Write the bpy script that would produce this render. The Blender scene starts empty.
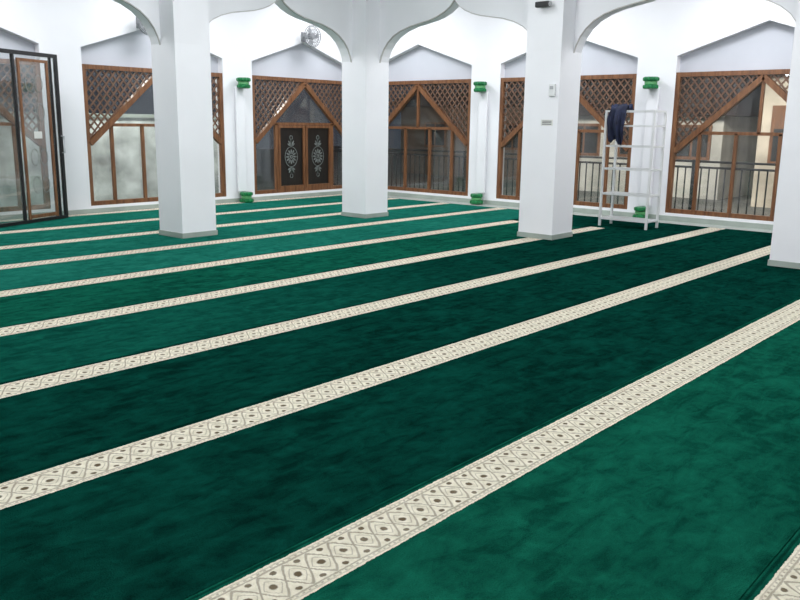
import bpy, bmesh, math, random
from mathutils import Vector, Matrix
random.seed(4)
S=bpy.context.scene
S.view_settings.view_transform='Standard'
COL=S.collection
h=1.5
f,th,ro,ps=816.6,.2125,.0134,.7180
UC,VC,L,HW,WU,WV,ZT,ZB,PW=9.81,9.37,3.395,.265,13.11,12.65,2.363,.116,.335
CEIL=4.2; SPR=2.45
# ---------------------------------------------------------------- camera
cd=bpy.data.cameras.new("camera");cam=bpy.data.objects.new("camera",cd);COL.objects.link(cam)
F=Vector((math.cos(ps)*math.cos(th),math.sin(ps)*math.cos(th),-math.sin(th)))
R=Vector((math.sin(ps),-math.cos(ps),0));U=Vector((math.cos(ps)*math.sin(th),math.sin(ps)*math.sin(th),math.cos(th)))
R2=math.cos(ro)*R+math.sin(ro)*U;U2=-math.sin(ro)*R+math.cos(ro)*U
m=Matrix((R2,U2,-F)).transposed().to_4x4();m.translation=Vector((0,0,h));cam.matrix_world=m
cd.sensor_width=36;cd.lens=f/800*36;cd.clip_end=200
S.camera=cam
# ---------------------------------------------------------------- materials
class NT:
    def __init__(s,name):
        s.m=bpy.data.materials.new(name);s.m.use_nodes=True;s.t=s.m.node_tree
        s.b=s.t.nodes["Principled BSDF"];s.out=s.t.nodes["Material Output"]
    def n(s,typ,**k):
        x=s.t.nodes.new(typ)
        for a,b in k.items():setattr(x,a,b)
        return x
    def l(s,a,b):s.t.links.new(a,b)
    def M(s,op,a,b=None,c=None):
        x=s.n("ShaderNodeMath",operation=op)
        for i,v in enumerate((a,b,c)):
            if v is None:continue
            if isinstance(v,(int,float)):x.inputs[i].default_value=v
            else:s.l(v,x.inputs[i])
        return x.outputs[0]
    def mix(s,fac,a,b):
        x=s.n("ShaderNodeMix",data_type='RGBA')
        for i,v in ((0,fac),(6,a),(7,b)):
            if isinstance(v,(int,float)):x.inputs[i].default_value=v
            elif isinstance(v,tuple):x.inputs[i].default_value=(*v,1)
            else:s.l(v,x.inputs[i])
        return x.outputs[2]
    def coord(s):
        if not hasattr(s,'tc'):s.tc=s.n("ShaderNodeTexCoord")
        return s.tc.outputs["Object"]
    def noise(s,scale,detail=3,rough=.5,dist=0):
        x=s.n("ShaderNodeTexNoise");x.inputs["Scale"].default_value=scale;x.inputs["Detail"].default_value=detail
        x.inputs["Roughness"].default_value=rough;x.inputs["Distortion"].default_value=dist
        s.l(s.coord(),x.inputs["Vector"]);return x.outputs["Fac"]
    def remap(s,v,a,b,c=0,d=1):
        x=s.n("ShaderNodeMapRange");x.clamp=True
        s.l(v,x.inputs[0])
        for i,q in enumerate((a,b,c,d)):x.inputs[i+1].default_value=q
        return x.outputs[0]
    def bump(s,v,strength=.3,dist=.01):
        x=s.n("ShaderNodeBump");x.inputs["Strength"].default_value=strength;x.inputs["Distance"].default_value=dist
        s.l(v,x.inputs["Height"]);s.l(x.outputs[0],s.b.inputs["Normal"])
def simple(name,col,rough=.5,metal=0,var=.08,scale=4,bump=0,bscale=60):
    k=NT(name);k.b.inputs["Roughness"].default_value=rough;k.b.inputs["Metallic"].default_value=metal
    n=k.remap(k.noise(scale,4),.3,.7)
    c2=tuple(max(0,c*(1-var)) for c in col);c1=tuple(min(1,c*(1+var*.5)) for c in col)
    k.l(k.mix(n,c2,c1),k.b.inputs["Base Color"])
    if bump:k.bump(k.noise(bscale,3),bump,.004)
    return k.m
WHITE=simple("white_plaster",(.84,.842,.88),.75,var=.03,scale=1.5,bump=.12,bscale=35)
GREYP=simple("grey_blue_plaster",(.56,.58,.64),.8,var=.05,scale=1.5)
CEILM=simple("ceiling_paint",(.84,.85,.87),.8,var=.03)
EDGE=simple("grey_beige_edge_shade",(.54,.52,.51),.7,var=.1)  # shaded outline of the arches put into a strip's colour
SKIRT=simple("grey_tile_skirting",(.36,.41,.37),.4,var=.15)
TILE=simple("pale_floor_tile",(.42,.45,.42),.25,var=.1)
def wood(name,c1,c2,rough=.4):
    k=NT(name);k.b.inputs["Roughness"].default_value=rough
    mp=k.n("ShaderNodeMapping");mp.inputs["Scale"].default_value=(14,14,1.6);k.l(k.coord(),mp.inputs[0])
    n=k.n("ShaderNodeTexNoise");n.inputs["Scale"].default_value=2;n.inputs["Detail"].default_value=5;k.l(mp.outputs[0],n.inputs["Vector"])
    k.l(k.mix(k.remap(n.outputs["Fac"],.3,.7),c1,c2),k.b.inputs["Base Color"]);return k.m
WOOD=wood("varnished_brown_wood",(.11,.043,.018),(.24,.105,.045))
WOODL=wood("lattice_brown_wood",(.085,.046,.030),(.19,.105,.068))
WOODD=wood("dark_door_wood",(.008,.007,.007),(.018,.014,.012),.3)
BLACKM=simple("black_aluminium",(.02,.02,.022),.35,.3)
BLACKP=simple("black_plastic",(.015,.015,.016),.4)
WHITEM=simple("white_enamelled_metal",(.76,.77,.78),.35,var=.05)
GREYM=simple("grey_plastic",(.40,.41,.43),.45)
GREEN=simple("glossy_green_paint",(.005,.19,.055),.35,var=.5,scale=25)
GOLDG=simple("light_green_paint",(.12,.38,.15),.35,var=.3,scale=20)
NAVY=simple("navy_cloth",(.014,.020,.055),.9,var=.5,scale=12,bump=.5,bscale=90)
MOTIF=simple("etched_white_motif",(.19,.21,.205),.6,var=.5,scale=25)
PAPER=simple("white_label",(.72,.72,.70),.6)
INK=simple("dark_ink",(.05,.05,.05),.6)
def glass(name,tint,k_=.7,haze=0):
    k=NT(name);k.t.nodes.remove(k.b)
    tr=k.n("ShaderNodeBsdfTransparent");tr.inputs[0].default_value=(*tint,1)
    gl=k.n("ShaderNodeBsdfGlossy");gl.inputs["Roughness"].default_value=.04;gl.inputs[0].default_value=(.9,.92,.95,1)
    fr=k.n("ShaderNodeFresnel");fr.inputs[0].default_value=1.5
    ge=k.n("ShaderNodeNewGeometry");front=k.M('SUBTRACT',1.,ge.outputs["Backfacing"])
    src=tr.outputs[0]
    if haze:
        df=k.n("ShaderNodeBsdfDiffuse");df.inputs[0].default_value=(.75,.78,.76,1)
        hz=k.remap(k.noise(1.6,3,.5,.6),.35,.65,haze*.3,haze*1.6)
        hm=k.n("ShaderNodeMixShader");k.l(k.M('MULTIPLY',front,hz),hm.inputs[0]);k.l(src,hm.inputs[1]);k.l(df.outputs[0],hm.inputs[2]);src=hm.outputs[0]
    mx=k.n("ShaderNodeMixShader");k.l(k.M('MULTIPLY',k.M('MULTIPLY',fr.outputs[0],k_),front),mx.inputs[0])
    k.l(src,mx.inputs[1]);k.l(gl.outputs[0],mx.inputs[2]);k.l(mx.outputs[0],k.out.inputs[0]);return k.m
GLASS=glass("window_glass",(.93,.95,.95),1.8,haze=.04)
CLEAR=glass("hazy_glass",(.88,.90,.90),2.4,haze=.10)
def carpet(name,dark,light,u0=None,u1=None,dark2=None,light2=None,stripe_end=99,jit=3.):
    k=NT(name)
    co=k.coord();sp=k.n("ShaderNodeSeparateXYZ");k.l(co,sp.inputs[0]);x,y=sp.outputs[0],sp.outputs[1]
    n1=k.noise(1.7,4,.55,.9);n2=k.noise(9,6,.65,.8);n3=k.noise(170,2)
    mp=k.n("ShaderNodeMapping");mp.inputs["Scale"].default_value=(1.0,2.6,1);mp.inputs["Rotation"].default_value=(0,0,.45);k.l(co,mp.inputs[0])
    n4=k.n("ShaderNodeTexNoise");n4.inputs["Scale"].default_value=4.0;n4.inputs["Detail"].default_value=6;n4.inputs["Roughness"].default_value=.62;n4.inputs["Distortion"].default_value=.8;k.l(mp.outputs[0],n4.inputs["Vector"])
    t=k.M('ADD',k.M('MULTIPLY',n1,.24),k.M('ADD',k.M('MULTIPLY',n2,.34),k.M('MULTIPLY',n4.outputs[0],.42)))
    t=k.remap(t,.41,.60)
    t=k.M('ADD',k.M('MULTIPLY',t,.76),k.M('MULTIPLY',k.remap(n3,.3,.7),.24))
    c=k.mix(t,dark,light)
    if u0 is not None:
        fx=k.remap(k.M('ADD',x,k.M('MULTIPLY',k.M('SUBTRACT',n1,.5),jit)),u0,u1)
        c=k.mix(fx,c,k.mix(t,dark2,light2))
    p=.108
    nz=k.M('SUBTRACT',k.noise(13,2),.5);nz2=k.M('SUBTRACT',k.noise(70,2),.5)
    yy=k.M('ADD',y,k.M('ADD',k.M('MULTIPLY',nz,.010),k.M('MULTIPLY',nz2,.010)))
    xx=k.M('ADD',x,k.M('ADD',k.M('MULTIPLY',nz,.020),k.M('MULTIPLY',nz2,.010)))
    ay=k.M('ABSOLUTE',yy)
    fr=k.M('SUBTRACT',k.M('FRACT',k.M('DIVIDE',xx,p)),.5)
    fr2=k.M('SUBTRACT',k.M('FRACT',k.M('ADD',k.M('DIVIDE',xx,p),.5)),.5)
    def sband(v,c0,w):return k.remap(k.M('ABSOLUTE',k.M('SUBTRACT',v,c0)),w*.6,w*1.4,1,0)
    tri=k.M('MULTIPLY',k.M('SUBTRACT',1.,k.M('MULTIPLY',k.M('ABSOLUTE',fr),2.)),.078)
    cs=k.M('MULTIPLY',k.M('ABSOLUTE',k.M('COSINE',k.M('MULTIPLY',fr,math.pi))),.078)
    env=k.M('ADD',k.M('MULTIPLY',tri,.55),k.M('MULTIPLY',cs,.45))
    link=sband(k.M('SUBTRACT',ay,env),0,.0075)
    link2=k.M('MULTIPLY',sband(k.M('SUBTRACT',ay,k.M('SUBTRACT',k.M('MULTIPLY',env,.9),.026)),0,.0035),.4)
    def el(fx,y0,rx,ry):
        a=k.M('DIVIDE',k.M('MULTIPLY',fx,p),rx);b=k.M('DIVIDE',k.M('SUBTRACT',ay,y0),ry)
        return k.M('ADD',k.M('MULTIPLY',a,a),k.M('MULTIPLY',b,b))
    dot=k.remap(el(fr,0,.015,.015),.7,1.4,1,0)
    sd=k.remap(el(fr2,.066,.013,.011),.7,1.4,1,0)
    edge=sband(ay,.089,.0045)
    edge2=k.M('MULTIPLY',sband(ay,.107,.003),.35)
    bd=k.M('SUBTRACT',k.M('FRACT',k.M('DIVIDE',xx,.028)),.5)
    bead=k.M('MULTIPLY',k.M('LESS_THAN',k.M('ABSOLUTE',bd),.2),k.M('MULTIPLY',sband(ay,.099,.004),.5))
    hard=k.M('MAXIMUM',k.M('MULTIPLY',link,.6),k.M('MAXIMUM',k.M('MAXIMUM',dot,sd),k.M('MULTIPLY',edge,.55)))
    pat=k.M('MAXIMUM',k.M('MAXIMUM',edge2,bead),k.M('MAXIMUM',link2,hard))
    cr=k.mix(k.remap(k.noise(25,3),.3,.7),(.68,.63,.50),(.86,.81,.68))
    sc=k.mix(k.M('MULTIPLY',pat,k.remap(n2,.3,.6,.78,.98)),cr,(.12,.088,.05))
    ins=k.M('MULTIPLY',k.M('LESS_THAN',ay,.120),k.M('LESS_THAN',x,stripe_end))
    seam=k.M('MULTIPLY',sband(y,.140,.006),.6)
    c=k.mix(seam,c,(.0005,.012,.008))
    k.l(k.mix(ins,c,sc),k.b.inputs["Base Color"])
    k.b.inputs["Roughness"].default_value=1;k.b.inputs["Specular IOR Level"].default_value=.0
    k.bump(k.M('ADD',n3,k.M('MULTIPLY',n4.outputs[0],2.4)),.9,.018)
    return k.m
# ---------------------------------------------------------------- mesh builder
class MB:
    def __init__(s):s.v=[];s.f=[];s.mi=[]
    def add(s,vs,fs,mi=0):
        o=len(s.v);s.v+=[tuple(a) for a in vs];s.f+=[tuple(i+o for i in q) for q in fs];s.mi+=[mi]*len(fs)
    def box(s,a,b,mi=0):
        (x0,y0,z0),(x1,y1,z1)=a,b
        s.add([(x0,y0,z0),(x1,y0,z0),(x1,y1,z0),(x0,y1,z0),(x0,y0,z1),(x1,y0,z1),(x1,y1,z1),(x0,y1,z1)],
              [(0,3,2,1),(4,5,6,7),(0,1,5,4),(1,2,6,5),(2,3,7,6),(3,0,4,7)],mi)
    def prism(s,poly,fn,d0,d1,mi=0):
        n=len(poly)
        s.add([fn(a,z,d0) for a,z in poly]+[fn(a,z,d1) for a,z in poly],
              [tuple(range(n)),tuple(range(2*n-1,n-1,-1))]+[(i,n+i,n+(i+1)%n,(i+1)%n) for i in range(n)],mi)
    def bar(s,p,q,w,fn,d0,d1,mi=0):
        dx,dz=q[0]-p[0],q[1]-p[1];l=math.hypot(dx,dz) or 1;nx,nz=-dz/l*w/2,dx/l*w/2
        s.prism([(p[0]+nx,p[1]+nz),(p[0]-nx,p[1]-nz),(q[0]-nx,q[1]-nz),(q[0]+nx,q[1]+nz)],fn,d0,d1,mi)
    def lathe(s,prof,c,seg=20,mi=0,axis='z',lobes=0,amp=0):
        vs=[];fs=[]
        for r,z in prof:
            for i in range(seg):
                a=2*math.pi*i/seg;rr=r*(1+amp*math.cos(lobes*a)) if lobes else r
                if axis=='z':vs.append((c[0]+rr*math.cos(a),c[1]+rr*math.sin(a),c[2]+z))
                elif axis=='y':vs.append((c[0]+rr*math.cos(a),c[1]+z,c[2]+rr*math.sin(a)))
                else:vs.append((c[0]+z,c[1]+rr*math.cos(a),c[2]+rr*math.sin(a)))
        for j in range(len(prof)-1):
            for i in range(seg):fs.append((j*seg+i,j*seg+(i+1)%seg,(j+1)*seg+(i+1)%seg,(j+1)*seg+i))
        fs.append(tuple(range(seg))[::-1]);fs.append(tuple((len(prof)-1)*seg+i for i in range(seg)))
        s.add(vs,fs,mi)
    def tube(s,pts,r,seg=8,mi=0):
        pts=[Vector(p) for p in pts];vs=[];fs=[]
        for i,p in enumerate(pts):
            t=(pts[min(i+1,len(pts)-1)]-pts[max(i-1,0)]).normalized()
            a=t.cross(Vector((0,0,1)));a=a if a.length>.01 else t.cross(Vector((1,0,0)));a.normalize();b=t.cross(a)
            for k in range(seg):
                w=2*math.pi*k/seg;vs.append(p+a*r*math.cos(w)+b*r*math.sin(w))
        for i in range(len(pts)-1):
            for k in range(seg):fs.append((i*seg+k,i*seg+(k+1)%seg,(i+1)*seg+(k+1)%seg,(i+1)*seg+k))
        fs.append(tuple(range(seg))[::-1]);fs.append(tuple((len(pts)-1)*seg+k for k in range(seg)))
        s.add(vs,fs,mi)
    def obj(s,name,mats,origin=(0,0,0),parent=None,smooth=False,bevel=0,**props):
        me=bpy.data.meshes.new(name);o=Vector(origin)
        me.from_pydata([Vector(v)-o for v in s.v],[],s.f)
        for mt in (mats if isinstance(mats,list) else [mats]):me.materials.append(mt)
        for p,mi in zip(me.polygons,s.mi):p.material_index=mi;p.use_smooth=smooth
        bm=bmesh.new();bm.from_mesh(me);bmesh.ops.recalc_face_normals(bm,faces=bm.faces);bm.to_mesh(me);bm.free()
        ob=bpy.data.objects.new(name,me);COL.objects.link(ob)
        if parent is not None:
            ob.parent=parent;w=Vector(parent.location)
            if parent.parent:w=w+Vector(parent.parent.location)
            ob.location=o-w
        else:ob.location=o
        if bevel:
            b=ob.modifiers.new("bevel",'BEVEL');b.width=bevel;b.segments=2;b.limit_method='ANGLE'
        for a,b in props.items():ob[a]=b
        return ob
def empty(name,loc,**props):
    e=bpy.data.objects.new(name,None);COL.objects.link(e);e.location=loc;e.empty_display_size=.1
    for a,b in props.items():e[a]=b
    return e
def dup(thing,off,**props):
    t=thing.copy();COL.objects.link(t);t.location=Vector(thing.location)+Vector(off)
    for c in thing.children:
        n=c.copy();n.parent=t;COL.objects.link(n)
    for a,b in props.items():t[a]=b
    return t
def box_obj(name,a,b,mat,**k):
    mb=MB();mb.box(a,b);return mb.obj(name,mat,origin=((a[0]+b[0])/2,(a[1]+b[1])/2,a[2]),**k)
fL=lambda a,z,d:(a,WV+d,z)     # wall running along u
fR=lambda a,z,d:(WU+d,a,z)     # wall running along v
# ---------------------------------------------------------------- shell
U0,V0=-4.,-4.
box_obj("floor",(U0,V0,-.12),(WU+.3,WV+.3,-.012),TILE,kind="structure")
box_obj("ceiling",(U0,V0,CEIL),(WU+.3,WV+.3,CEIL+.15),CEILM,kind="structure")
box_obj("wall_south",(U0-.2,V0-.2,-.012),(WU+.3,V0,CEIL),WHITE,kind="structure")
box_obj("wall_west",(U0-.2,V0,-.012),(U0,WV+.3,CEIL),WHITE,kind="structure")
TH=.14
EZ,PZ=2.62,3.07
def outer_wall(name,fn,pillars):
    mb=MB();bays=[]
    for c in pillars:mb.prism([(c-PW,-.012),(c+PW,-.012),(c+PW,CEIL),(c-PW,CEIL)],fn,0,TH+.1)
    ps_=sorted(pillars)
    for a,b in zip(ps_[:-1],ps_[1:]):bays.append((a+PW,b-PW))
    for a,b in bays:
        mid=(a+b)/2
        mb.prism([(a,EZ),(mid,PZ),(mid,CEIL),(a,CEIL)],fn,0,TH+.1)
        mb.prism([(mid,PZ),(b,EZ),(b,CEIL),(mid,CEIL)],fn,0,TH+.1)
        mb.prism([(a,-.012),(b,-.012),(b,ZB),(a,ZB)],fn,0,TH+.1)
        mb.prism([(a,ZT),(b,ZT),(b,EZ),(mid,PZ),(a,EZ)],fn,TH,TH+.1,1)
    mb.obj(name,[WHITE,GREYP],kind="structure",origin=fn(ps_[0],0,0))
    return bays
baysL=outer_wall("wall_north",fL,[UC-4*L,UC-3*L,UC-2*L,UC-L,UC,UC+L-.02])
baysR=outer_wall("wall_east",fR,[VC-4*L,VC-3*L,VC-2*L,VC-L,VC,VC+L])
for nm,a,b in (("baseboard_north",(U0,WV-.02,-.012),(WU-.02,WV,.07)),("baseboard_east",(WU-.02,V0,-.012),(WU,WV,.07))):
    box_obj(nm,a,b,SKIRT,kind="structure")
# ---------------------------------------------------------------- windows
def clip(p,d,tri):
    t0,t1=-1e9,1e9
    n=len(tri);cx=sum(a for a,_ in tri)/n;cz=sum(b for _,b in tri)/n
    for i in range(n):
        a,b=tri[i],tri[(i+1)%n];nx,nz=-(b[1]-a[1]),b[0]-a[0]
        if nx*(cx-a[0])+nz*(cz-a[1])<0:nx,nz=-nx,-nz
        den=nx*d[0]+nz*d[1];num=nx*(p[0]-a[0])+nz*(p[1]-a[1])
        if abs(den)<1e-9:
            if num<0:return None
            continue
        t=-num/den
        if den>0:t0=max(t0,t)
        else:t1=min(t1,t)
    return (t0,t1) if t1-t0>.03 else None
wn=0
def window(fn,a,b,doors=False):
    global wn
    wn+=1
    w=.07;mid=(a+b)/2;hwid=(b-a)/2;org=fn(mid,ZB,.03)
    zl,zp=1.12,ZT-.10
    mb=MB();d0,d1=.015,.095
    mb.prism([(a,ZB),(a+w,ZB),(a+w,ZT),(a,ZT)],fn,d0,d1)
    mb.prism([(b-w,ZB),(b,ZB),(b,ZT),(b-w,ZT)],fn,d0,d1)
    mb.prism([(a+w,ZT-w),(b-w,ZT-w),(b-w,ZT),(a+w,ZT)],fn,d0,d1)
    mb.prism([(a+w,ZB),(b-w,ZB),(b-w,ZB+w),(a+w,ZB+w)],fn,d0,d1)
    top=mb.obj("window_%d"%wn,WOOD,origin=org,kind="structure")
    g=MB()
    g.bar((a+w,zl),(mid,zp),.085,fn,.0,.085);g.bar((b-w,zl),(mid,zp),.085,fn,.0,.085)
    g.obj("gable_board",WOOD,origin=org,parent=top)
    rz=1.42 if not doors else 1.47;gh=lambda z:hwid*(1-(z-zl)/(zp-zl))
    r=MB()
    r.bar((mid-gh(rz)*.98,rz),(mid+gh(rz)*.98,rz),.05,fn,.02,.07)
    for t in ((-.66,-.24,.24,.66) if not doors else (-.56,.56)):
        x=mid+t*hwid;r.prism([(x-.035,ZB+w),(x+.035,ZB+w),(x+.035,rz),(x-.035,rz)] if doors else [(x-.025,ZB+w),(x+.025,ZB+w),(x+.025,rz),(x-.025,rz)],fn,.02,.07)
    if not doors:r.bar((mid,rz),(mid,zp-.03),.045,fn,.02,.07)
    r.obj("mullion",WOOD,origin=org,parent=top)
    lt=MB()
    for side in (0,1):
        xo=a+w if side==0 else b-w
        tri=[(xo,zl+.04),(mid,zp+.02),(mid,ZT-w),(xo,ZT-w)]
        for sgn,dd in ((1,(.035,.050)),(-1,(.050,.065))):
            d=(math.cos(math.radians(50)),sgn*math.sin(math.radians(50)))
            for i in range(-40,41):
                p=(mid+i*.125,1.7);c=clip(p,d,tri)
                if c:
                    lt.bar((p[0]+d[0]*c[0],p[1]+d[1]*c[0]),(p[0]+d[0]*c[1],p[1]+d[1]*c[1]),.026,fn,*dd)
    lt.obj("lattice",WOODL,origin=org,parent=top,label="criss-cross wooden lattice panels")
    gl=MB();gl.prism([(a+w,ZB+w),(b-w,ZB+w),(b-w,ZT-w),(a+w,ZT-w)],fn,.072,.078)
    gl.obj("pane",GLASS,origin=org,parent=top)
    if doors:
        for s_ in (-1,1):
            x0,x1=(mid-.72,mid-.010) if s_<0 else (mid+.010,mid+.72)
            dm=MB()
            dm.prism([(x0,ZB+w),(x1,ZB+w),(x1,1.44),(x0,1.44)],fn,.045,.055,1)
            for q in ((x0,ZB+w,x0+.05,1.44),(x1-.05,ZB+w,x1,1.44),(x0+.05,1.39,x1-.05,1.44),(x0+.05,ZB+w,x1-.05,ZB+w+.06)):
                dm.prism([(q[0],q[1]),(q[2],q[1]),(q[2],q[3]),(q[0],q[3])],fn,.010,.045,0)
            dob=dm.obj("door_panel",[WOOD,WOODD],origin=org,parent=top)
            cx=(x0+x1)/2;mo=MB()
            def ell(cx_,cz,rx,rz_,t=.012,n=20):
                for i in range(n):
                    A,B=2*math.pi*i/n,2*math.pi*(i+1)/n
                    mo.bar((cx_+rx*math.cos(A),cz+rz_*math.sin(A)),(cx_+rx*math.cos(B),cz+rz_*math.sin(B)),t,fn,.036,.045)
            def leaf(px,pz,ang,ln,wd):
                P=[]
                for i in range(12):
                    A=2*math.pi*i/12;lx,lz=ln/2*(1+math.cos(A)),wd/2*math.sin(A)
                    P.append((px+lx*math.cos(ang)-lz*math.sin(ang),pz+lx*math.sin(ang)+lz*math.cos(ang)))
                mo.prism(P,fn,.036,.045)
            zc=.82
            for i in range(12):leaf(cx+.05*math.cos(i*math.pi/6),zc+.06*math.sin(i*math.pi/6),i*math.pi/6,.09,.032)
            ell(cx,zc,.025,.03,.018,12)
            ell(cx,zc,.165,.20,.010)
            for sg_ in (-1,1):
                for tt,ln in ((.5,.11),(1.0,.13),(1.57,.15)):
                    leaf(cx,zc+sg_*.21,sg_*tt,ln,.032);leaf(cx,zc+sg_*.21,sg_*(math.pi-tt),ln,.032)
                ell(cx,zc+sg_*.38,.035,.04,.012,12)
            mo.obj("etched_motif",MOTIF,origin=org,parent=dob)
    return top
for i,(a,b) in enumerate(baysL[1:]):
    window(fL,a,b,doors=(i==len(baysL)-2))
for a,b in baysR[1:]:
    window(fR,a,b)
# ---------------------------------------------------------------- green-collared pilasters
def pilaster(fn,c):
    o=fn(c,0,-.02)
    e=empty("pilaster",o,label="white wall pilaster with carved glossy green collar and pedestal",category="pilaster",group="green-capped pilasters on the outer walls")
    sh=MB();sh.prism([(c-.10,.20),(c+.10,.20),(c+.10,2.13),(c-.10,2.13)],fn,-.07,-.022)
    sh.obj("shaft",WHITE,origin=o,parent=e,bevel=.01)
    q=fn(c,0,-.168)
    cp=MB()
    for z0,r in ((2.105,.118),(2.225,.125)):
        cp.lathe([(r*.80,z0),(r*.97,z0+.012),(r,z0+.035),(r*.97,z0+.058),(r*.80,z0+.07)],q,48,0,lobes=10,amp=.07)
    cp.lathe([(.085,2.17),(.10,2.18),(.10,2.22),(.085,2.23)],q,32,1)
    cp.obj("capital",[GREEN,GOLDG],origin=o,parent=e)
    bs=MB()
    for z0,r in ((0,.128),(.125,.116)):
        bs.lathe([(r*.80,z0),(r*.97,z0+.012),(r,z0+.035),(r*.97,z0+.058),(r*.80,z0+.07)],q,48,0,lobes=10,amp=.07)
    bs.lathe([(.085,.068),(.10,.078),(.10,.118),(.085,.128)],q,32,1)
    bs.obj("pedestal",[GREEN,GOLDG],origin=o,parent=e)
pilaster(fL,UC)
for c in (VC,VC-L,VC-2*L):pilaster(fR,c)
# ---------------------------------------------------------------- pillars
cN=[UC-2*L,UC-L-.05,UC];cE=[VC-3*L,VC-2*L,VC-L-.06,VC]
PIL=[(cN[0],VC),(cN[1],VC),(UC,VC),(UC,cE[2]),(UC,cE[1]),(UC,cE[0])]
first=None
for cu,cv in PIL:
    if first is None:
        e=empty("pillar",(cu,cv,0),label="square white plastered pillar carrying the arches",category="pillar",group="white arcade pillars")
        a=MB();a.box((cu-HW,cv-HW,-.012),(cu+HW,cv+HW,SPR));a.obj("shaft",WHITE,origin=(cu,cv,0),parent=e)
        a=MB()
        for q in ((-HW-.012,-HW-.012,HW+.012,-HW),(-HW-.012,HW,HW+.012,HW+.012),(-HW-.012,-HW,-HW,HW),(HW,-HW,HW+.012,HW)):
            a.box((cu+q[0],cv+q[1],-.012),(cu+q[2],cv+q[3],.065))
        a.obj("skirting",SKIRT,origin=(cu,cv,0),parent=e)
        first=e
    else:dup(first,(cu-PIL[0][0],cv-PIL[0][1],0))
# ---------------------------------------------------------------- arcade
half=[(0,SPR),(.02,2.54),(.055,2.64),(.11,2.74),(.19,2.83),(.29,2.90),(.42,2.955),(.56,2.99),(.68,3.02),(.78,3.06),(.87,3.115),(.94,3.18),(1,3.27)]
AF,AT=.04,HW-.012      # arch panels sit in the outer half of the pillars
tn=0
def arcade(name,fn,cs,end_lo,blocks):
    global tn
    mb=MB();cs=sorted(cs)
    for a,b in zip(cs[:-1],cs[1:]):
        a1,b1=a+HW,b-HW;mid=(a1+b1)/2;hf=(b1-a1)/2
        pts=[(a1+t*hf,z) for t,z in half]+[(b1-t*hf,z) for t,z in half[::-1][1:]]
        for p,q in zip(pts[:-1],pts[1:]):
            mb.prism([p,q,(q[0],CEIL),(p[0],CEIL)],fn,AF,AT)
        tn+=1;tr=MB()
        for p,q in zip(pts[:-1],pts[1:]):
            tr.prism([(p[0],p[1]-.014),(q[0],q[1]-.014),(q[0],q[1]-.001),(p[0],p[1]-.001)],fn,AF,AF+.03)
        tr.obj("arch_edge_shade_%d"%tn,EDGE,kind="structure",origin=fn(mid,3.2,AT))  # thin strip painted grey-beige to stand for shade along the arch edge
    for c in blocks:mb.prism([(c-HW,SPR),(c+HW,SPR),(c+HW,CEIL),(c-HW,CEIL)],fn,-HW,HW)
    mb.prism([(end_lo,SPR),(cs[0]-HW,SPR),(cs[0]-HW,CEIL),(end_lo,CEIL)],fn,AF,AT)
    o=mb.obj(name,WHITE,kind="structure",origin=fn(cs[0],SPR,0))
    bm=bmesh.new();bm.from_mesh(o.data);bmesh.ops.remove_doubles(bm,verts=bm.verts,dist=.0005)
    seen={}
    for fc in bm.faces:seen.setdefault(frozenset(v.index for v in fc.verts),[]).append(fc)
    kill=[x for v in seen.values() if len(v)>1 for x in v]
    bmesh.ops.delete(bm,geom=kill,context='FACES_ONLY');bmesh.ops.recalc_face_normals(bm,faces=bm.faces)
    bm.to_mesh(o.data);bm.free()
arcade("wall_arcade_north",lambda a,z,d:(a,VC+d,z),cN,U0,cN)
arcade("wall_arcade_east",lambda a,z,d:(UC+d,a,z),cE,V0,cE[:-1])
# ---------------------------------------------------------------- carpets
VA,DS=1.906,1.328
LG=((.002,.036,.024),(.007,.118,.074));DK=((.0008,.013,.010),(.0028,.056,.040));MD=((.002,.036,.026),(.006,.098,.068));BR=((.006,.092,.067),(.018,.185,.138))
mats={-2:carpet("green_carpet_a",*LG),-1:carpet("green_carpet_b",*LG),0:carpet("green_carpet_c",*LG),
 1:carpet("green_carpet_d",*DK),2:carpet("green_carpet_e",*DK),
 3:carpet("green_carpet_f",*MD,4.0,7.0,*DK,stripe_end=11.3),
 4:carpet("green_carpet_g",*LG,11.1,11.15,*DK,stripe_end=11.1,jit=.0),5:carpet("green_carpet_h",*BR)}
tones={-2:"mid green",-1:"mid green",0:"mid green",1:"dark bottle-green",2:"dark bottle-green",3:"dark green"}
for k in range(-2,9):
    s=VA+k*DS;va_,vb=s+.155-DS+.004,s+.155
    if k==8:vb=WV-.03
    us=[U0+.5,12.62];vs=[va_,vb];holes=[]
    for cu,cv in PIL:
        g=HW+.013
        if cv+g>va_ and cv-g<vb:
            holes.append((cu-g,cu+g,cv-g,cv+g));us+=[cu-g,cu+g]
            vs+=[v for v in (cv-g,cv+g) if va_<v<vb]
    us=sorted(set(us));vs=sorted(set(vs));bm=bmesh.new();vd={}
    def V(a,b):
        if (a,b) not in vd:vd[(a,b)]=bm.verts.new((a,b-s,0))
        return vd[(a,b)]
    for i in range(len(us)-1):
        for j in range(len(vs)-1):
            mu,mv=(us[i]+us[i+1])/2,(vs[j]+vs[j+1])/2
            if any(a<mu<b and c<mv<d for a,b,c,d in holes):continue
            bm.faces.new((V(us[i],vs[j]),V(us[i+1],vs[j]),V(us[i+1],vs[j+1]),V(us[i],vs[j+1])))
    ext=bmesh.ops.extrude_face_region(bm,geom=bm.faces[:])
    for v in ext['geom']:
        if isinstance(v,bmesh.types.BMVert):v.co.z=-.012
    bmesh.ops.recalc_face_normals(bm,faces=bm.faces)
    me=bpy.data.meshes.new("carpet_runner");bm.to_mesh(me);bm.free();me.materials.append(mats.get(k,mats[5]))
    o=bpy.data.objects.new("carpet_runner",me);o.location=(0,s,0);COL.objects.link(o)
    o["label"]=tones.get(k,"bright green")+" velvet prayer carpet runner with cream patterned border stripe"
    o["category"]="carpet";o["group"]="green prayer carpet runners"
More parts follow.
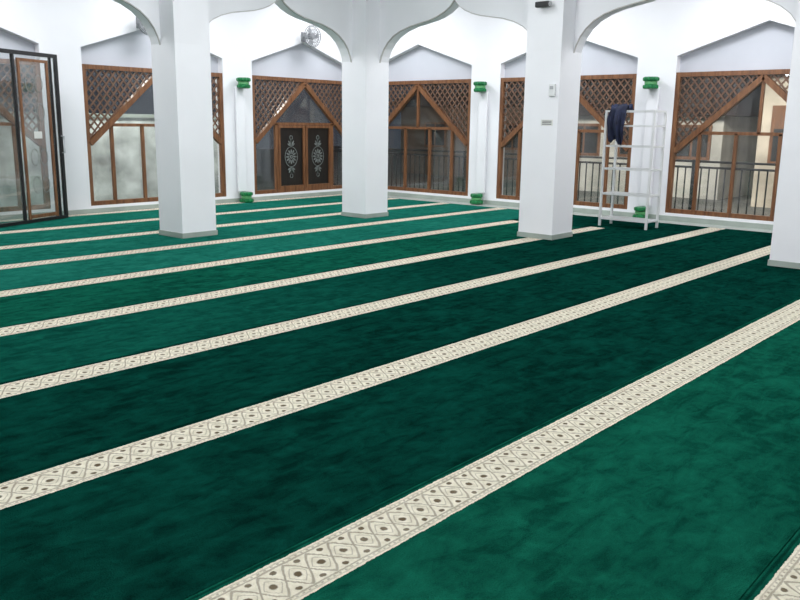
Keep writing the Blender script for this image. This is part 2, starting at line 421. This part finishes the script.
# ---------------------------------------------------------------- metal rack
RU,RV=11.55,5.24;RW,RD,RH=.76,.38,1.74
rk=empty("shelf_rack",(RU,RV,0),label="tall white metal open shelf rack standing on the carpet",category="shelf rack")
fr=MB()
for a in (0,RD):
    for b in (0,RW):
        fr.box((RU+a-.016,RV+b-.016,0),(RU+a+.016,RV+b+.016,RH))
fr.obj("frame",WHITEM,origin=(RU,RV,0),parent=rk)
for z in (.10,.48,.86,1.20,1.50,RH-.026):
    sh=MB()
    sh.box((RU-.010,RV,z),(RU+.006,RV+RW,z+.026));sh.box((RU+RD-.006,RV,z),(RU+RD+.010,RV+RW,z+.026))
    sh.box((RU,RV-.010,z),(RU+RD,RV+.006,z+.026));sh.box((RU,RV+RW-.006,z),(RU+RD,RV+RW+.010,z+.026))
    for i in range(7):
        u=RU+.03+i*(RD-.06)/6;sh.box((u-.012,RV+.008,z+.012),(u+.012,RV+RW-.008,z+.020))
    sh.obj("shelf",WHITEM,origin=(RU,RV,z),parent=rk)
# navy jacket bunched over the rack's top rail
JC=RV+RW-.20
bm=bmesh.new();N=36;M_=34;grid=[]
for i in range(N+1):
    t=i/N;row=[]
    for j in range(M_+1):
        q=j/M_
        if t<.62:
            s_=(.62-t)/.62
            hem=.50+.05*math.sin(q*8+.6)-.12*abs(q-.4)
            z=RH+.010-hem*s_
            uu=RU-.040-(.020*math.sin(q*16+s_*2)+.012*math.sin(q*33+s_*5))*min(1,s_*2.5)-.05*math.sin(s_*2.8)*(.6+.4*math.sin(q*5))
        elif t<.72:a=(t-.62)/.10;z=RH+.012+.06*math.sin(a*math.pi)*(1+.4*math.sin(q*7));uu=RU-.040+.08*a
        else:s_=(t-.72)/.28;z=RH+.014+(.03+.07*math.sin(q*7+s_*4)**2)*(1-s_)*(.4+math.sin(s_*3.1));uu=RU+.040+.18*s_
        wd=.22+.09*math.sin(min(1,t/.62)*2.5+.1)+.012*math.sin(t*18)
        row.append(bm.verts.new((uu,JC+(q-.5)*wd+.02*math.sin(t*6),z)))
    grid.append(row)
for i in range(N):
    for j in range(M_):bm.faces.new((grid[i][j],grid[i+1][j],grid[i+1][j+1],grid[i][j+1]))
me=bpy.data.meshes.new("jacket");o_=Vector((RU,JC,RH))
for v in bm.verts:v.co-=o_
for fc in bm.faces:fc.smooth=True
bm.to_mesh(me);bm.free();me.materials.append(NAVY)
jk=bpy.data.objects.new("jacket",me);jk.location=o_;COL.objects.link(jk)
sm=jk.modifiers.new("s",'SOLIDIFY');sm.thickness=.010
jk["label"]="dark navy jacket bunched over top rail of the white rack";jk["category"]="jacket"
# ---------------------------------------------------------------- open glass door leaf
A=Vector((4.25,11.45,0));B=Vector((6.13,12.24,0));dr=(B-A).normalized();nr=Vector((-dr.y,dr.x,0));LN=(B-A).length
fD=lambda a,z,d:tuple(A+dr*a+nr*d+Vector((0,0,z)))
H=2.44
db=MB()
for q in ((LN-.055,.01,LN,H),(0,.01,.055,H),(.055,H-.055,LN-.055,H),(.055,.01,LN-.055,.055),(LN-.16,.055,LN-.135,H-.055),(LN-.90,.055,LN-.86,H-.055)):
    db.prism([(q[0],q[1]),(q[2],q[1]),(q[2],q[3]),(q[0],q[3])],fD,-.02,.02)
door=db.obj("door_1",BLACKM,origin=fD(0,0,0),kind="structure")
ib=MB()
for q in ((LN-.24,.055,LN-.20,H-.10),(LN-.80,.055,LN-.76,H-.10)):
    ib.prism([(q[0],q[1]),(q[2],q[1]),(q[2],q[3]),(q[0],q[3])],fD,-.015,.015)
ib.prism([(LN-.76,.07),(LN-.24,.07),(LN-.24,.12),(LN-.76,.12)],fD,-.015,.015);ib.prism([(LN-.76,H-.14),(LN-.24,H-.14),(LN-.24,H-.10),(LN-.76,H-.10)],fD,-.015,.015)
ib.obj("sash",WOOD,origin=fD(0,0,0),parent=door)
c0=LN-.50
sc=MB()
for zc in (.55,.95,1.6,2.0):
    for sx in (-1,1):
        pq=[(c0+sx*.09+.075*math.cos(a*math.pi/8),zc+.12*math.sin(a*math.pi/8)) for a in range(17)]
        for p,q in zip(pq[:-1],pq[1:]):sc.bar(p,q,.010,fD,-.008,-.004)
sc.obj("scroll_ornament",MOTIF,origin=fD(0,0,0),parent=door,label="pale etched scroll ornament")
gb=MB();gb.prism([(.055,.055),(LN-.055,.055),(LN-.055,H-.055),(.055,H-.055)],fD,-.003,.003);gb.obj("pane",CLEAR,origin=fD(0,0,0),parent=door)
st=MB();st.prism([(LN-.58,1.22),(LN-.42,1.22),(LN-.42,1.32),(LN-.58,1.32)],fD,-.012,-.009);st.obj("sticker",PAPER,origin=fD(0,0,0),parent=door,label="small white sticker")
hb=MB();hb.tube([fD(LN-.03,1.0,-.02),fD(LN-.03,1.0,-.065),fD(LN-.03,1.25,-.065),fD(LN-.03,1.25,-.02)],.01);hb.obj("handle",GREYM,origin=fD(0,0,0),parent=door)
# ---------------------------------------------------------------- wall fans
def fan(fn,c,z,mat,lab):
    e=empty("wall_fan",fn(c,z,0),label=lab,category="fan",group="wall fans above the windows")
    o=fn(c,z,0)
    b=MB();b.prism([(c-.06,z-.09),(c+.06,z-.09),(c+.06,z+.09),(c-.06,z+.09)],fn,-.02,0)
    b.tube([fn(c,z,-.02),fn(c,z-.03,-.1),fn(c,z-.02,-.17)],.018);b.obj("bracket",mat,origin=o,parent=e)
    cc=fn(c,z,0)
    g=MB()
    g.lathe([(.02,-.30),(.06,-.29),(.07,-.24),(.065,-.18),(.03,-.16)],cc,20,axis='y');g.obj("motor",mat,origin=o,parent=e,smooth=True)
    g=MB()
    for r,d in ((.19,-.30),(.21,-.27),(.19,-.24),(.12,-.32)):
        g.tube([fn(c+r*math.cos(t*math.pi/16),z+r*math.sin(t*math.pi/16),d) for t in range(33)],.006,6)
    for i in range(24):
        t=i*math.pi/12;C_,S_=math.cos(t),math.sin(t)
        g.tube([fn(c+.04*C_,z+.04*S_,-.335),fn(c+.12*C_,z+.12*S_,-.325),fn(c+.19*C_,z+.19*S_,-.30),fn(c+.21*C_,z+.21*S_,-.27),fn(c+.19*C_,z+.19*S_,-.24),fn(c+.06*C_,z+.06*S_,-.22)],.0035,5)
    g.obj("cage",mat,origin=o,parent=e)
    for i in range(3):
        bl=MB();t0=i*2*math.pi/3
        P=[]
        for r,w1,w2 in ((.05,-.25,.25),(.11,-.3,.5),(.17,-.15,.55)):
            P+= [fn(c+r*math.cos(t0+w1),z+r*math.sin(t0+w1),-.262),fn(c+r*math.cos(t0+w2),z+r*math.sin(t0+w2),-.285)]
        bl.add(P,[(0,1,3,2),(2,3,5,4)]);x=bl.obj("blade",mat,origin=o,parent=e)
        x.modifiers.new("s",'SOLIDIFY').thickness=.004
FANG=simple("fan_grey_plastic",(.26,.27,.29),.45)
fan(fL,UC+L/2-.05,3.16,FANG,"grey caged fan on the wall above the gable niche")
fan(fL,UC-L/2-.30,3.08,FANG,"grey caged fan on the wall at the gable niche")
# ---------------------------------------------------------------- small things on the pillar
pu=UC-HW;sv=-.06
cm=empty("security_camera",(pu,5.95+sv,3.0),label="small black security camera fixed high on the pillar",category="camera")
b=MB();b.lathe([(.035,-.0),(.035,-.03),(.012,-.035),(.012,-.07)],(pu,5.95+sv,3.03),16,axis='x');b.obj("mount",BLACKP,origin=(pu,5.95+sv,3.0),parent=cm)
b=MB()
b.box((pu-.13,5.86+sv,2.98),(pu-.06,6.06+sv,3.05));b.obj("body",BLACKP,origin=(pu,5.95+sv,3.0),parent=cm,bevel=.012)
b=MB();b.lathe([(.028,0),(.03,-.02),(.022,-.025)],(pu-.095,5.86+sv,3.015),16,axis='y');b.obj("lens",GREYM,origin=(pu,5.95+sv,3.0),parent=cm)
sw=empty("wall_switch_box",(pu,5.80+sv,1.90),label="small white control box with grey face on the pillar",category="switch")
b=MB();b.box((pu-.035,5.76+sv,1.88),(pu,5.85+sv,2.03));b.obj("housing",WHITEM,origin=(pu,5.80+sv,1.90),parent=sw,bevel=.006)
b=MB();b.box((pu-.042,5.78+sv,1.965),(pu-.035,5.83+sv,2.005));b.obj("face",GREYM,origin=(pu,5.80+sv,1.90),parent=sw)
sg=empty("paper_label",(pu,5.87+sv,1.54),label="small white paper notice stuck on the pillar",category="sign")
b=MB();b.box((pu-.003,5.78+sv,1.50),(pu,5.96+sv,1.58));b.obj("sheet",PAPER,origin=(pu,5.87+sv,1.54),parent=sg)
b=MB()
for z in (1.555,1.535,1.515):b.box((pu-.0045,5.80+sv,z),(pu-.003,5.94+sv,z+.009))
b.obj("print",INK,origin=(pu,5.87+sv,1.54),parent=sg)
# ---------------------------------------------------------------- outside
box_obj("floor.001",(-6,-8,-.3),(40,40,-.13),simple("grey_courtyard_concrete",(.16,.16,.15),.8,var=.2),kind="structure")
def railing(p,q,lab):
    e=empty("railing",p,label=lab,category="railing")
    P,Q=Vector(p),Vector(q);n=int((Q-P).length/.14);d=(Q-P)/n
    a=MB()
    for z in (.12,.95,1.05):a.tube([P+Vector((0,0,z)),Q+Vector((0,0,z))],.022,6)
    for i in range(0,n+1,12):a.tube([P+d*i,P+d*i+Vector((0,0,1.08))],.035,6)
    a.obj("rail",BLACKM,origin=p,parent=e)
    a=MB()
    for i in range(n+1):a.tube([P+d*i+Vector((0,0,.12)),P+d*i+Vector((0,0,.95))],.014,5)
    a.obj("baluster",BLACKM,origin=p,parent=e,kind="stuff")
railing((WU+1.3,-1,-.13),(WU+1.3,15,-.13),"black iron railing with slim vertical bars")
BEI=simple("beige_house_wall",(.56,.49,.40),.8,var=.4,scale=1.4)
CRM=simple("cream_house_wall",(.55,.53,.48),.8,var=.4,scale=1.4)
PALE=simple("pale_grey_house_wall",(.60,.64,.62),.8,var=.65,scale=1.8)
ROOF=simple("dark_roof_tile",(.05,.035,.03),.7,var=.3,scale=6)
def house(org,du,dv,hz,mat,lab,n=3):
    e=empty("house",org,label=lab,category="house");x,y,z=org
    b=MB();b.box((x,y,z),(x+du,y+dv,z+hz));b.obj("wall",mat,origin=org,parent=e)
    r=MB();r.add([(x-.4,y-.4,z+hz),(x+du+.4,y-.4,z+hz),(x+du+.4,y+dv+.4,z+hz),(x-.4,y+dv+.4,z+hz),(x+du/2,y+.5,z+hz+1.4),(x+du/2,y+dv-.5,z+hz+1.4)],[(0,1,4),(1,2,5,4),(2,3,5),(3,0,4,5),(0,3,2,1)])
    r.obj("roof",ROOF,origin=org,parent=e)
    for i in range(n):
        w=MB();c=y+dv*(i+.5)/n
        w.box((x-.03,c-.45,z+.9),(x,c+.45,z+2.1 if hz>2.2 else z+1.7),0);w.box((x-.04,c-.38,z+.97),(x-.03,c-.03,z+1.63),1);w.box((x-.04,c+.03,z+.97),(x-.03,c+.38,z+1.63),1)
        w.obj("house_window",[WOOD,BLACKP],origin=org,parent=e)
house((WU+5,0.3,-.13),5,5.6,2.7,BEI,"beige plastered house with dark tiled roof",n=4)
house((WU+6,7.0,-.13),5,4.2,1.9,CRM,"low cream plastered house with dark tiled roof",n=3)
house((WU+8,12.5,-.13),5,6,2.2,simple("brown_house_wall",(.16,.12,.09),.8),"brown low house with dark tiled roof",n=2)
bw=empty("boundary_wall",(7,WV+2.2,-.13),label="pale plastered boundary wall with coping outside the windows",category="garden wall")
b=MB();b.box((1,WV+2.2,-.13),(11.6,WV+2.4,1.55));b.obj("masonry",PALE,origin=(7,WV+2.2,-.13),parent=bw)
b=MB();b.box((1,WV+2.15,1.55),(11.6,WV+2.45,1.62));b.obj("coping",SKIRT,origin=(7,WV+2.2,-.13),parent=bw)
# ---------------------------------------------------------------- lights
w=bpy.data.worlds.new("world");S.world=w;w.use_nodes=True
w.node_tree.nodes["Background"].inputs[0].default_value=(.30,.36,.48,1);w.node_tree.nodes["Background"].inputs[1].default_value=.12
def area(name,x,y,z,sx,sy,p,col=(1,1,1),rot=(0,0,0)):
    l=bpy.data.lights.new(name,'AREA');l.shape='RECTANGLE';l.size=sx;l.size_y=sy;l.energy=p;l.color=col
    o=bpy.data.objects.new(name,l);o.location=(x,y,z);o.rotation_euler=rot;COL.objects.link(o)
def point(name,x,y,z,r,p,col=(1,1,1)):
    l=bpy.data.lights.new(name,'POINT');l.shadow_soft_size=r;l.energy=p;l.color=col
    o=bpy.data.objects.new(name,l);o.location=(x,y,z);COL.objects.link(o)
C=(.97,.985,1)
for x,y in ((4.7,11.1),(8.1,11.1),(11.5,11.1),(11.5,7.7),(11.5,4.3),(11.5,.9)):area("ceiling_light",x,y,4.12,1.2,1.2,80,C)
for x,y in ((-1,-1),(4,-1),(-1,4),(3.5,3.5),(7.5,2),(2,7.5),(7,6.5)):area("ceiling_light",x,y,4.12,1.5,1.5,56,C)
for x,y in ((1,1),(5.5,1.5),(1.5,5.5),(6,6)):point("hall_fill",x,y,2.9,.25,84,C)  # added lights without fixtures, brightening the undersides of the arches
for x in (5,8.2,11):area("outdoor_fill",x,WV+1.3,2.7,1,.3,55,(1,.98,.92))  # added fill that lights the boundary wall outside the windows
for y,p in ((1.8,170),(4.6,200),(8.8,250)):area("facade_fill",WU+.9,y,3.3,.8,.4,p,(1,.95,.87),rot=(0,math.radians(-68),0))  # added lights with no real fixture, aimed at the house fronts
area("facade_fill",WU+.9,13,3.3,.8,.4,45,(1,.94,.84),rot=(0,math.radians(-68),0))  # weaker added fill towards the far house
